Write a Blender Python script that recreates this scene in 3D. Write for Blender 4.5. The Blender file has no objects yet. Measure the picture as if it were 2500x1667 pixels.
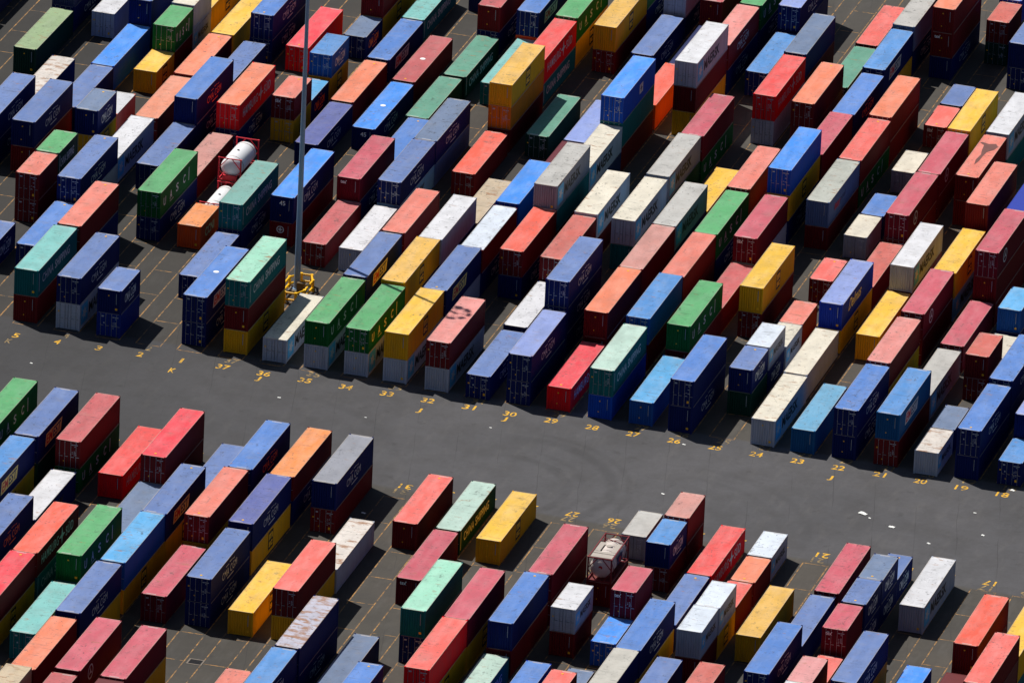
import bpy, math, random
from mathutils import Vector, Matrix
random.seed(7)
SC = bpy.context.scene
COL = SC.collection
R = math.radians

# ------------------------------------------------------------------ camera
cam_d = bpy.data.cameras.new("camera")
cam = bpy.data.objects.new("camera", cam_d); COL.objects.link(cam)
cam.location = (323.392, -1059.722, 485.919)
cam.rotation_mode = 'XYZ'
cam.rotation_euler = (1.1615798, -0.1464427, 0.0520142)
cam_d.sensor_fit = 'HORIZONTAL'; cam_d.sensor_width = 36.0
cam_d.lens = 400.6476
cam_d.shift_x = -2.931504; cam_d.shift_y = 0.228919
cam_d.clip_start = 10.0; cam_d.clip_end = 12000.0
SC.camera = cam

# ------------------------------------------------------------------ light
SUN_EL, SHADOW_AZ = R(55.0), R(-30.0)
world = bpy.data.worlds.new("World"); SC.world = world; world.use_nodes = True
nt = world.node_tree; nt.nodes.clear()
sky = nt.nodes.new('ShaderNodeTexSky'); sky.sky_type = 'NISHITA'; sky.sun_disc = False
sky.sun_elevation = SUN_EL; sky.sun_rotation = R(-60.0)
bg = nt.nodes.new('ShaderNodeBackground'); bg.inputs[1].default_value = 0.05
wo = nt.nodes.new('ShaderNodeOutputWorld')
nt.links.new(sky.outputs[0], bg.inputs[0]); nt.links.new(bg.outputs[0], wo.inputs[0])
sun_d = bpy.data.lights.new("sun", 'SUN'); sun_d.energy = 5.0; sun_d.angle = R(0.5); sun_d.color = (1.0, 0.965, 0.90)
sun = bpy.data.objects.new("sun", sun_d); COL.objects.link(sun)
sun.location = (-200, 120, 300)
sd = Vector((math.cos(SHADOW_AZ)*math.cos(SUN_EL), math.sin(SHADOW_AZ)*math.cos(SUN_EL), -math.sin(SUN_EL)))
sun.rotation_euler = sd.to_track_quat('-Z', 'Y').to_euler()
SC.view_settings.view_transform = 'Standard'; SC.view_settings.look = 'None'
SC.view_settings.exposure = 0.0; SC.view_settings.gamma = 1.0
SC.cycles.max_bounces = 5; SC.cycles.diffuse_bounces = 3

# ------------------------------------------------------------------ helpers
GROUND_GAIN = 0.60
def lin(c):
    f = lambda v: (v/255.0)/12.92 if v <= 10.3 else ((v/255.0+0.055)/1.055)**2.4
    return (f(c[0]), f(c[1]), f(c[2]), 1.0)

def ling(c):
    v = lin(c); return (v[0]*GROUND_GAIN, v[1]*GROUND_GAIN, v[2]*GROUND_GAIN, 1.0)

class MB:
    def __init__(s): s.v = []; s.f = []; s.m = []
    def quad(s, a, b, c, d, m=0):
        n = len(s.v); s.v += [a, b, c, d]; s.f.append((n, n+1, n+2, n+3)); s.m.append(m)
    def box(s, x0, x1, y0, y1, z0, z1, m=0):
        n = len(s.v)
        s.v += [(x0,y0,z0),(x1,y0,z0),(x1,y1,z0),(x0,y1,z0),(x0,y0,z1),(x1,y0,z1),(x1,y1,z1),(x0,y1,z1)]
        for q in ((0,3,2,1),(4,5,6,7),(0,1,5,4),(1,2,6,5),(2,3,7,6),(3,0,4,7)):
            s.f.append(tuple(n+i for i in q)); s.m.append(m)
    def tube(s, pts, r, k=8, m=0, cap=True):
        n0 = len(s.v)
        rs = r if isinstance(r, (list, tuple)) else [r]*len(pts)
        pts = [Vector(p) for p in pts]
        for i, p in enumerate(pts):
            t = (pts[min(i+1, len(pts)-1)] - pts[max(i-1, 0)]).normalized()
            u = t.cross(Vector((0, 0, 1)))
            if u.length < 0.01: u = Vector((1, 0, 0))
            u.normalize(); w = u.cross(t)
            for j in range(k):
                a = 2*math.pi*j/k
                s.v.append(tuple(p + (u*math.cos(a)+w*math.sin(a))*rs[i]))
        for i in range(len(pts)-1):
            for j in range(k):
                a = n0+i*k+j; b = n0+i*k+(j+1) % k
                s.f.append((a, a+k, b+k, b)); s.m.append(m)
        if cap:
            s.f.append(tuple(n0+j for j in range(k))); s.m.append(m)
            e = n0+(len(pts)-1)*k
            s.f.append(tuple(e+k-1-j for j in range(k))); s.m.append(m)
    def add(s, vf, mat, m=0):
        n = len(s.v); s.v += [tuple(mat @ Vector(p)) for p in vf[0]]
        for f in vf[1]: s.f.append(tuple(n+i for i in f)); s.m.append(m)
    def mesh(s, name, mats, smooth=False):
        me = bpy.data.meshes.new(name); me.from_pydata(s.v, [], s.f)
        for m in mats: me.materials.append(m)
        me.polygons.foreach_set('material_index', s.m)
        if smooth: me.polygons.foreach_set('use_smooth', [True]*len(s.f))
        me.update(); return me

def link(name, data, parent=None, color=None):
    o = bpy.data.objects.new(name, data); COL.objects.link(o)
    if parent: o.parent = parent
    if color: o.color = color
    return o
def tag(o, label, cat, group=None):
    o['label'] = label; o['category'] = cat
    if group: o['group'] = group
    return o
def structure(o): o['kind'] = 'structure'; return o

_txt = {}
def text(s, bold=0.0, shear=0.0, space=1.0):
    k = (s, bold, shear, space)
    if k in _txt: return _txt[k]
    cu = bpy.data.curves.new('t', 'FONT'); cu.body = s; cu.size = 1.0; cu.offset = bold; cu.shear = shear
    cu.space_character = space; cu.resolution_u = 3
    o = bpy.data.objects.new('t', cu); COL.objects.link(o)
    bpy.context.view_layer.update()
    me = bpy.data.meshes.new_from_object(o.evaluated_get(bpy.context.evaluated_depsgraph_get()))
    vs = [tuple(v.co) for v in me.vertices]; fs = [tuple(p.vertices) for p in me.polygons]
    bpy.data.objects.remove(o); bpy.data.curves.remove(cu); bpy.data.meshes.remove(me)
    x0 = min(v[0] for v in vs); x1 = max(v[0] for v in vs); y0 = min(v[1] for v in vs); y1 = max(v[1] for v in vs)
    vs = [((v[0]-x0)/(x1-x0), (v[1]-y0)/(y1-y0), 0.0) for v in vs]      # unit box
    _txt[k] = (vs, fs); return _txt[k]

# ------------------------------------------------------------------ materials
class NT:
    def __init__(s, name):
        s.mat = bpy.data.materials.new(name); s.mat.use_nodes = True
        s.t = s.mat.node_tree; s.t.nodes.clear()
        s.out = s.t.nodes.new('ShaderNodeOutputMaterial'); s.b = s.t.nodes.new('ShaderNodeBsdfPrincipled')
        s.t.links.new(s.b.outputs[0], s.out.inputs[0])
    def n(s, typ, **kw):
        x = s.t.nodes.new(typ)
        for k, v in kw.items(): setattr(x, k, v)
        return x
    def l(s, a, b): s.t.links.new(a, b)
    def val(s, sock, v):
        if hasattr(v, 'is_linked') or hasattr(v, 'links'): s.l(v, sock)
        else: sock.default_value = v
    def math(s, op, a, b=0.0, c=0.0):
        x = s.n('ShaderNodeMath', operation=op)
        for i, v in enumerate((a, b, c)): s.val(x.inputs[i], v)
        return x.outputs[0]
    def mix(s, f, a, b, mode='MIX'):
        x = s.n('ShaderNodeMix', data_type='RGBA', blend_type=mode)
        s.val(x.inputs[0], f); s.val(x.inputs[6], a); s.val(x.inputs[7], b)
        return x.outputs[2]
    def ramp(s, v, lo, hi):
        x = s.n('ShaderNodeMapRange'); x.clamp = True
        s.val(x.inputs[0], v); x.inputs[1].default_value = lo; x.inputs[2].default_value = hi
        return x.outputs[0]
    def noise(s, vec, scale, detail=3.0, rough=0.55):
        x = s.n('ShaderNodeTexNoise'); s.l(vec, x.inputs['Vector'])
        x.inputs['Scale'].default_value = scale; x.inputs['Detail'].default_value = detail; x.inputs['Roughness'].default_value = rough
        return x.outputs[0]
    def scale(s, vec, sc):
        x = s.n('ShaderNodeVectorMath', operation='MULTIPLY'); s.l(vec, x.inputs[0]); x.inputs[1].default_value = sc
        return x.outputs[0]
    def offs(s, vec, val, k):
        c = s.n('ShaderNodeCombineXYZ')
        s.l(s.math('MULTIPLY', val, k), c.inputs[0]); s.l(s.math('MULTIPLY', val, k*1.7), c.inputs[1])
        x = s.n('ShaderNodeVectorMath', operation='ADD'); s.l(vec, x.inputs[0]); s.l(c.outputs[0], x.inputs[1])
        return x.outputs[0]

def plain(name, rgb, rough=0.6, metal=0.0):
    m = NT(name); m.b.inputs['Base Color'].default_value = lin(rgb)
    m.b.inputs['Roughness'].default_value = rough; m.b.inputs['Metallic'].default_value = metal
    return m.mat
def worn(name, rgb, amount=0.35, dark=0.6, scale=2.0, rough=0.6):
    m = NT(name); tc = m.n('ShaderNodeTexCoord')
    f = m.ramp(m.noise(tc.outputs['Object'], scale, 5.0, 0.65), 0.45, 0.75)
    c = lin(rgb)
    m.l(m.mix(m.math('MULTIPLY', f, amount), c, (c[0]*dark, c[1]*dark, c[2]*dark, 1)), m.b.inputs['Base Color'])
    m.b.inputs['Roughness'].default_value = rough
    return m.mat

def roof_material(name, gain):
    m = NT(name); oi = m.n('ShaderNodeObjectInfo'); tc = m.n('ShaderNodeTexCoord')
    P0 = tc.outputs['Object']; rnd = oi.outputs['Random']
    P = m.offs(P0, rnd, 137.0)
    base = oi.outputs['Color']
    if gain != 1.0: base = m.mix(0.42, base, (0.46, 0.39, 0.31, 1.0))
    # sun-bleached patches
    fade = m.ramp(m.noise(m.scale(P, (0.9, 0.28, 1)), 1.0, 4.0, 0.65), 0.40, 0.70)
    bl = m.n('ShaderNodeHueSaturation'); m.l(base, bl.inputs['Color']); bl.inputs['Saturation'].default_value = 0.86; bl.inputs['Value'].default_value = 1.12
    c = m.mix(m.math('MULTIPLY', fade, 0.75), base, bl.outputs[0])
    # broad dusty and sooty areas, each roof its own
    so = m.n('ShaderNodeHueSaturation'); m.l(c, so.inputs['Color']); so.inputs['Saturation'].default_value = 0.9; so.inputs['Value'].default_value = 0.74
    soot = m.ramp(m.noise(m.scale(m.offs(P0, rnd, 53.0), (0.5, 0.33, 1)), 1.0, 5.0, 0.6), 0.45, 0.70)
    c = m.mix(m.math('MULTIPLY', soot, 0.7), c, so.outputs[0])
    du = m.ramp(m.noise(m.scale(m.offs(P0, rnd, 211.0), (0.6, 0.8, 1)), 1.0, 5.0, 0.65), 0.55, 0.75)
    c = m.mix(m.math('MULTIPLY', du, 0.22), c, (0.30, 0.26, 0.21, 1))
    # every roof weathers by its own amount
    wear = m.math('MULTIPLY_ADD', m.math('FRACT', m.math('MULTIPLY', rnd, 17.31)), 0.8, 0.62)
    dk = m.n('ShaderNodeHueSaturation'); m.l(c, dk.inputs['Color']); dk.inputs['Saturation'].default_value = 0.8; dk.inputs['Value'].default_value = 0.42
    blot = m.ramp(m.noise(m.scale(P, (1.9, 1.1, 1)), 1.0, 6.0, 0.72), 0.57, 0.68)
    mask = m.ramp(m.noise(m.scale(P, (0.3, 0.22, 1)), 1.0, 1.0), 0.40, 0.58)
    c = m.mix(m.math('MULTIPLY', m.math('MULTIPLY', blot, mask), wear), c, dk.outputs[0])
    # scuffs and puddle rings across the roof
    sc = m.ramp(m.noise(m.scale(P, (0.55, 4.2, 1)), 1.0, 4.0, 0.6), 0.60, 0.70)
    c = m.mix(m.math('MULTIPLY', m.math('MULTIPLY', sc, wear), 0.6), c, dk.outputs[0])
    sp = m.ramp(m.noise(P, 3.4, 2.0), 0.66, 0.72)
    c = m.mix(m.math('MULTIPLY', m.math('MULTIPLY', sp, wear), 0.7), c, dk.outputs[0])
    # pale scrapes
    ps = m.ramp(m.noise(m.scale(m.offs(P, rnd, 31.0), (0.8, 6.0, 1)), 1.0, 3.0), 0.68, 0.76)
    c = m.mix(m.math('MULTIPLY', ps, 0.22), c, (0.45, 0.41, 0.37, 1))
    # rust: the object's alpha says how far it has gone
    ra = m.math('SUBTRACT', 1.0, oi.outputs['Alpha'])
    rn = m.noise(m.scale(m.offs(P, rnd, 61.0), (0.7, 1.5, 1)), 1.0, 5.0, 0.62)
    rm = m.ramp(m.math('ADD', rn, m.math('MULTIPLY', ra, 0.30)), 0.66, 0.78)
    rr = m.mix(m.noise(P, 5.0), (0.42, 0.20, 0.09, 1), (0.26, 0.13, 0.07, 1))
    c = m.mix(m.math('MULTIPLY', rm, 0.85), c, rr)
    m.l(c, m.b.inputs['Base Color']); m.b.inputs['Roughness'].default_value = 0.62
    m.b.inputs['Specular IOR Level'].default_value = 0.15
    return m.mat

def side_material(name, gain=1.0):
    m = NT(name); oi = m.n('ShaderNodeObjectInfo'); tc = m.n('ShaderNodeTexCoord')
    P = m.offs(tc.outputs['Object'], oi.outputs['Random'], 91.0)
    st = m.ramp(m.noise(m.scale(P, (1.5, 1.5, 0.35)), 1.3, 4.0, 0.6), 0.35, 0.75)
    hs = m.n('ShaderNodeHueSaturation'); m.l(oi.outputs['Color'], hs.inputs['Color']); hs.inputs['Value'].default_value = 0.72; hs.inputs['Saturation'].default_value = 0.95
    c = m.mix(m.math('MULTIPLY', st, 0.7), oi.outputs['Color'], hs.outputs[0])
    ru = m.ramp(m.noise(m.scale(P, (2.0, 2.0, 0.8)), 1.6, 6.0, 0.7), 0.69, 0.76)
    c = m.mix(m.math('MULTIPLY', ru, 0.7), c, (0.20, 0.085, 0.035, 1))
    m.l(c, m.b.inputs['Base Color']); m.b.inputs['Roughness'].default_value = 0.6
    m.b.inputs['Specular IOR Level'].default_value = 0.12
    return m.mat
M_ROOF = roof_material('faded_sunlit_roof_paint', 1.0)
M_EDGE = roof_material('worn_roof_edge', 0.5)
M_SIDE = side_material('shaded_side_paint')
M_BAR = plain('galvanised_steel', (150, 155, 165), 0.4, 0.6)
M_WHITE = plain('white_lettering', (235, 235, 235), 0.6)
M_GREY = plain('shaded_white_stencil', (165, 172, 182), 0.6)  # white stencil greyed, shade on the walls put into the colour
M_LETTER = plain('shaded_white_lettering', (188, 192, 198), 0.6)  # letters toned down from white, wall shade put into the colour
M_LABEL = plain('roof_label_film', (205, 198, 195), 0.5)
M_BLACK = plain('black_lettering', (14, 16, 22), 0.6)
M_ORANGE = plain('orange_lettering', (235, 110, 40), 0.6)
M_YEL = plain('yellow_sticker', (240, 180, 20), 0.6)
M_CYAN = plain('light_blue_panel', (70, 165, 215), 0.6)
M_REDL = plain('red_lettering', (190, 30, 30), 0.6)
M_NAVYL = plain('navy_lettering', (25, 40, 90), 0.6)
M_CREAM = plain('yellowish_lettering', (225, 205, 120), 0.6)
M_GASK = plain('rubber_gasket', (16, 16, 17), 0.7)

# ------------------------------------------------------------------ ground
PITCH = 4.2348; XL = 25.295; W = 2.438
g = NT('yard_asphalt'); geo = g.n('ShaderNodeNewGeometry'); Pg = geo.outputs['Position']
sx = g.n('ShaderNodeSeparateXYZ'); g.l(Pg, sx.inputs[0]); X, Y = sx.outputs[0], sx.outputs[1]
big = g.ramp(g.noise(Pg, 0.055, 4.0, 0.6), 0.3, 0.7)
fine = g.noise(Pg, 1.7, 6.0, 0.7)
west = g.ramp(X, -32.0, 34.0)          # the ground gets darker towards the west side
aisle = g.mix(big, ling((88, 87, 91)), ling((103, 101, 105)))
slot = g.mix(big, ling((78, 73, 65)), ling((102, 95, 86)))
# inside the blocks the slots are panels of older paving
pan = g.n('ShaderNodeTexWhiteNoise', noise_dimensions='2D'); pc = g.n('ShaderNodeCombineXYZ')
g.l(g.math('FLOOR', g.math('DIVIDE', X, PITCH/2)), pc.inputs[0]); g.l(g.math('FLOOR', g.math('DIVIDE', g.math('SUBTRACT', Y, 5.7), 6.2)), pc.inputs[1])
g.l(pc.outputs[0], pan.inputs['Vector'])
slot = g.mix(g.math('MULTIPLY', pan.outputs[0], 0.28), slot, ling((60, 60, 61)))
inblk = g.math('MAXIMUM', g.ramp(g.math('MULTIPLY_ADD', X, 0.03, Y), 0.2, 0.8), g.ramp(g.math('MULTIPLY_ADD', X, -0.04, g.math('MULTIPLY', Y, -1)), 23.9, 24.6))
c = g.mix(inblk, aisle, slot)
c = g.mix(g.math('MULTIPLY', g.ramp(fine, 0.35, 0.75), 0.22), c, ling((52, 51, 52)))
mot = g.noise(Pg, 0.28, 5.0, 0.62)
c = g.mix(g.math('MULTIPLY', g.ramp(mot, 0.42, 0.66), 0.30), c, ling((62, 58, 55)))
c = g.mix(g.math('MULTIPLY', g.ramp(g.noise(g.scale(Pg, (1.0, 0.25, 1.0)), 0.9, 4.0, 0.6), 0.52, 0.72), 0.22), c, ling((122, 118, 116)))
# oil stains
oil = g.ramp(g.noise(Pg, 0.5, 6.0, 0.68), 0.60, 0.76)
c = g.mix(g.math('MULTIPLY', oil, 0.65), c, ling((48, 46, 45)))
# pavement seams running obliquely under the aisle, a little over four metres apart
U = g.math('MULTIPLY_ADD', Y, 0.2365, X)
fr = g.math('ABSOLUTE', g.math('SUBTRACT', g.math('FRACT', g.math('DIVIDE', g.math('ADD', U, g.math('MULTIPLY', g.noise(Pg, 0.2), 0.5)), 4.25)), 0.5))
seam = g.math('MULTIPLY', g.ramp(fr, 0.487, 0.499), g.ramp(g.noise(Pg, 0.13, 2.0), 0.40, 0.62))
c = g.mix(g.math('MULTIPLY', seam, 0.6), c, ling((44, 43, 45)))
# curving tyre marks of the straddle carriers
def ring(cx, cy, r, w, k, y0):
    dx = g.math('SUBTRACT', X, cx); dy = g.math('SUBTRACT', Y, cy)
    d = g.math('SQRT', g.math('ADD', g.math('MULTIPLY', dx, dx), g.math('MULTIPLY', dy, dy)))
    e = g.math('ABSOLUTE', g.math('SUBTRACT', d, r))
    q = g.math('SUBTRACT', 1.0, g.ramp(e, w*0.35, w))
    q = g.math('MULTIPLY', q, g.ramp(Y, -27.5, -24.5)); q = g.math('MULTIPLY', q, g.ramp(g.math('MULTIPLY', Y, -1), 3.0, 7.5))
    q = g.math('MULTIPLY', q, g.ramp(X, cx-4, cx+3))
    return g.math('MULTIPLY', g.math('MULTIPLY', q, g.ramp(g.noise(Pg, 0.35, 3.0), 0.28, 0.55)), k*0.65)
for a in ((34.5, -20.0, 11.2, 0.9, 0.50, 0), (34.2, -21.0, 7.4, 0.75, 0.48, 0), (34.6, -20.2, 12.9, 0.5, 0.30, 0), (34.0, -20.6, 9.1, 0.45, 0.26, 0), (52, -24, 14.5, 0.7, 0.26, 0), (51.5, -24.6, 12.6, 0.6, 0.24, 0), (9, -22, 15, 0.8, 0.24, 0), (66, -23, 12, 0.6, 0.18, 0)):
    c = g.mix(ring(*a), c, ling((50, 49, 51)))
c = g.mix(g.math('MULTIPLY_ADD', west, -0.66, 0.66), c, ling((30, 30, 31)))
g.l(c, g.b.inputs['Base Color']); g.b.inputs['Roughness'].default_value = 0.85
bmp = g.n('ShaderNodeBump'); bmp.inputs['Strength'].default_value = 0.25; bmp.inputs['Distance'].default_value = 0.05
g.l(fine, bmp.inputs['Height']); g.l(bmp.outputs[0], g.b.inputs['Normal'])
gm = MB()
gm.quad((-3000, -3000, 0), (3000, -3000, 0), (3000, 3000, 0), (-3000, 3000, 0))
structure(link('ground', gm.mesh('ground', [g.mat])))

def road_paint(name, rgb, lo, hi):
    m = NT(name); gp = m.n('ShaderNodeNewGeometry').outputs['Position']
    f = m.ramp(m.noise(gp, 1.1, 6.0, 0.75), lo, hi)
    m.l(m.mix(f, ling((80, 75, 68)), lin(rgb)), m.b.inputs['Base Color']); m.b.inputs['Roughness'].default_value = 0.8
    return m.mat
M_LINE = road_paint('worn_line_paint', (186, 136, 70), 0.42, 0.64)
M_NUM = road_paint('number_paint', (226, 172, 36), 0.34, 0.52)
M_OLD = road_paint('old_number_paint', (170, 140, 85), 0.40, 0.62)

lm = MB()
for L in range(-12, 21):
    x0 = L*PITCH; y0 = -0.45-0.065*(L+2)
    for dx in (-0.03, W+0.03): lm.box(x0+dx-0.06, x0+dx+0.06, y0, 140, 0.0, 0.004)
    for k in range(23):
        y = y0+k*6.2; lm.box(x0+0.10, x0+W-0.09, y-0.06, y+0.06, 0.0, 0.004)
for L in range(-12, 19):
    x0 = XL+L*PITCH; y1 = -27.3-0.03*L
    for dx in (-0.03, W+0.03): lm.box(x0+dx-0.06, x0+dx+0.06, -130, y1, 0.0, 0.004)
    for k in range(17):
        y = y1-0.1-k*6.25; lm.box(x0+0.10, x0+W-0.09, y-0.06, y+0.06, 0.0, 0.004)
structure(link('lane_markings', lm.mesh('lane_markings', [M_LINE])))

def ground_text(s, x, y, h, w, rot, mat):
    b = MB(); b.add(text(s, 0.012), Matrix.Diagonal((w, h, 1, 1)) @ Matrix.Translation((-0.5, -0.5, 0)))
    o = link('painted_number' if s.isdigit() else 'painted_letter', b.mesh('painted_number', [mat]))
    o.location = (x, y, 0.006); o.rotation_euler.z = rot
    structure(o)
for L in range(-5, 20):
    n = 37-L if L >= 0 else -L
    y = -2.95-0.075*max(L, 0)+0.04*min(L, 0); x = L*PITCH+1.28
    ground_text(str(n), x, y, 1.12, 1.30 if n > 9 else (0.26 if n == 1 else 0.62), 0, M_NUM)
    if L % 2 == 0 or L > 9: ground_text(str(n), x+0.35, y+1.75, 1.1, 1.3 if n > 9 else (0.24 if n == 1 else 0.55), 0, M_OLD)
    if L in (1, 7): ground_text('J', x-0.15, y-1.45, 1.15, 0.5, 0, M_NUM)
    if L in (5, 15): ground_text('J', x-0.1, y-2.75, 1.15, 0.5, 0, M_NUM)
    if L == -1: ground_text('K', x-0.1, y-2.7, 1.15, 0.6, 0, M_NUM)
    if L == -5: ground_text('K', x-0.2, y-1.6, 1.1, 0.6, 0, M_OLD)
for L in range(-9, 17):
    n = 31-L; y = -24.45-0.09*max(L, 0); x = XL+L*PITCH+1.3
    ground_text(str(n), x, y, 1.1, 1.30, math.pi, M_NUM)
    ground_text(str(n), x-0.1, y-1.3, 1.15, 1.35, math.pi, M_OLD)

# ------------------------------------------------------------------ container parts (shared meshes)
_mesh = {}
def cached(fn):
    def w(*a):
        k = (fn.__name__,)+a
        if k not in _mesh: _mesh[k] = fn(*a)
        return _mesh[k]
    return w
hw = W/2
def corr_y(b, x_out, sgn, y0, y1, z0, z1, m=0):        # corrugated long wall
    n = round((y1-y0)/0.278); p = (y1-y0)/n; d = 0.036
    xs = []
    for i in range(n):
        a = y0+i*p
        xs += [(a, 0), (a+0.26*p, 0), (a+0.5*p, d), (a+0.76*p, d)]
    xs.append((y1, 0))
    for (a, da), (c_, dc) in zip(xs, xs[1:]):
        q = [(x_out-sgn*da, a, z0), (x_out-sgn*dc, c_, z0), (x_out-sgn*dc, c_, z1), (x_out-sgn*da, a, z1)]
        if sgn < 0: q.reverse()
        b.quad(*q, m)
def corr_x(b, y_out, sgn, x0, x1, z0, z1, m=0):        # corrugated end wall
    n = 9; p = (x1-x0)/n; d = 0.075
    xs = []
    for i in range(n):
        a = x0+i*p
        xs += [(a, 0), (a+0.26*p, 0), (a+0.5*p, d), (a+0.76*p, d)]
    xs.append((x1, 0))
    for (a, da), (c_, dc) in zip(xs, xs[1:]):
        q = [(a, y_out-sgn*da, z0), (c_, y_out-sgn*dc, z0), (c_, y_out-sgn*dc, z1), (a, y_out-sgn*da, z1)]
        if sgn > 0: q.reverse()
        b.quad(*q, m)
@cached
def body_mesh(ln, h, var):
    b = MB(); q = ln/2
    corr_y(b, hw-0.025, 1, -q+0.14, q-0.14, 0.15, h-0.075); corr_y(b, -hw+0.025, -1, -q+0.14, q-0.14, 0.15, h-0.075)
    corr_x(b, q-0.03, 1, -hw+0.14, hw-0.14, 0.15, h-0.1)
    b.box(-hw+0.07, hw-0.07, -q+0.06, q-0.08, 0.11, 0.15)
    rr = random.Random(var+50)                               # stencilled markings on the blind end
    def pl(x0, x1, z0, z1, m): b.box(x0, x1, q-0.075, q-0.026, z0, z1, m)
    x = -0.72
    for k in range(11): pl(x-0.026, x+0.022, h-0.45-0.11*k, h-0.37-0.11*k, 1)
    if rr.random() < 0.5: pl(0.0, 0.13, h-0.72, h-0.60, 2)
    if rr.random() < 0.35: pl(-0.85, -0.62, 0.40, 0.62, 2)
    if rr.random() < 0.25: pl(0.1, 0.22, 0.7, 0.8, 2)
    return b.mesh('body', [M_SIDE, M_GREY, M_YEL])
@cached
def frame_mesh(ln, h):
    b = MB(); q = ln/2
    for sx_ in (-1, 1):
        for sy in (-1, 1):
            x0, x1 = sorted((sx_*hw, sx_*(hw-0.14))); y0, y1 = sorted((sy*q, sy*(q-0.14)))
            b.box(x0, x1, y0, y1, 0.118, h-0.118)
            x0, x1 = sorted((sx_*(hw+0.004), sx_*(hw-0.162))); y0, y1 = sorted((sy*(q+0.004), sy*(q-0.178)))
            b.box(x0, x1, y0, y1, 0.0, 0.118); b.box(x0, x1, y0, y1, h-0.118, h)
        x0, x1 = sorted((sx_*(hw-0.006), sx_*(hw-0.06)))
        b.box(x0, x1, -q+0.178, q-0.178, 0.055, 0.16)
    for sy in (-1, 1):
        y0, y1 = sorted((sy*(q-0.004), sy*(q-0.1)))
        b.box(-hw+0.162, hw-0.162, y0, y1, 0.055, 0.155)
        b.box(-hw+0.162, hw-0.162, y0, y1, h-0.125, h-0.052)
    return b.mesh('frame', [M_SIDE])
@cached
def roof_mesh(ln, h):
    b = MB(); q = ln/2; zt = h-0.018; d = 0.022
    # corrugated sheet between flat end plates
    ys = []; n = round((ln-1.0)/0.21); p = (ln-1.0)/n
    for i in range(n):
        a = -q+0.5+i*p; ys += [(a, 0), (a+0.3*p, 0), (a+0.5*p, -d), (a+0.8*p, -d)]
    ys.append((q-0.5, 0)); ys = [(-q+0.11, 0)]+ys+[(q-0.11, 0)]
    for (a, da), (c_, dc) in zip(ys, ys[1:]):
        b.quad((-hw+0.06, a, zt+da), (hw-0.06, a, zt+da), (hw-0.06, c_, zt+dc), (-hw+0.06, c_, zt+dc), 0)
    for s in (-1, 1):                                       # top side rails
        x0, x1 = sorted((s*(hw-0.002), s*(hw-0.06)))
        b.box(x0, x1, -q+0.178, q-0.178, h-0.09, h-0.015, 1)
    for s in (-1, 1):                                       # header plates
        y0, y1 = sorted((s*(q-0.006), s*(q-0.11)))
        b.box(-hw+0.162, hw-0.162, y0, y1, h-0.05, h-0.008, 1)
    return b.mesh('roof', [M_ROOF, M_EDGE])
@cached
def door_mesh(h, side, var):
    b = MB(); w2 = 1.085; z0, z1 = 0.16, h-0.13
    b.box(0.005, w2, -0.02, 0.02, z0, z1, 0)
    for zz in (0.12, 0.36, 0.60, 0.84):                      # pressed panels
        a = z0+(z1-z0)*zz; b.box(0.12, w2-0.1, -0.036, -0.0195, a-0.07, a+0.16, 0)
    b.box(-0.002, 0.02, -0.028, 0.0, z0, z1, 1)
    rr = random.Random(var); t = h-0.45
    def pl(x0, x1, za, zb, m): b.box(x0, x1, -0.040, -0.0195, za, zb, m)
    if side > 0:
        pl(0.36, 0.58, t, t+0.09, 2); pl(0.62, 0.98, t, t+0.09, 2); pl(0.64, 0.78, t-0.17, t-0.10, 2)
        for k in range(5):
            if rr.random() < 0.8: pl(0.60, 0.70+rr.random()*0.1, t-0.55-0.14*k, t-0.49-0.14*k, 2)
            if rr.random() < 0.6: pl(0.40, 0.52, t-0.60-0.16*k, t-0.55-0.16*k, 2)
        if rr.random() < 0.5: pl(0.56, 0.76, 0.42, 0.68, 3)
    else:
        if rr.random() < 0.7: pl(0.5, 0.72+rr.random()*0.05, t-0.02, t+0.12, 2)
        if rr.random() < 0.6: pl(0.42, 0.55, t-0.75, t-0.60, 2)
        if rr.random() < 0.4: pl(0.88, 1.04, t-0.62, t-0.48, 3)
        if rr.random() < 0.3: pl(0.35, 0.45, 0.6, 0.72, 3)
        b.v = [(-x, y, z) for (x, y, z) in b.v]; b.f = [tuple(reversed(f)) for f in b.f]
    return b.mesh('door', [M_SIDE, M_GASK, M_GREY, M_YEL])
@cached
def bar_mesh(h):
    b = MB(); b.tube([(0, 0, 0.10), (0, 0, h-0.10)], 0.02, 6)
    for z in (0.14, h*0.5, h-0.16): b.box(-0.045, 0.045, -0.02, 0.04, z-0.03, z+0.03)
    b.box(0.0, 0.32, -0.035, -0.01, 1.18, 1.22)
    return b.mesh('locking_bar', [M_BAR])
@cached
def plate_mesh(ln, h, var, s):
    b = MB(); q = ln/2; z = h-0.004
    x = -0.55 if var % 2 else -0.15
    b.box(*sorted((s*x, s*(x+0.95))), *sorted((s*(q-0.19), s*(q-0.27))), z-0.016, z)
    return b.mesh('roof_label', [M_LABEL])
@cached
def disc_mesh(ln, h):
    b = MB(); b.tube([(0, 0, h-0.045), (0, 0, h-0.008)], 0.29, 20)
    return b.mesh('roof_emblem', [M_WHITE])
@cached
def hazard_mesh(ln, h, s):
    b = MB(); b.box(-0.1, 0.1, *sorted((s*(ln/2-0.62), s*(ln/2-0.82))), h-0.05, h-0.006)
    return b.mesh('roof_sticker', [M_YEL])

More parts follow.
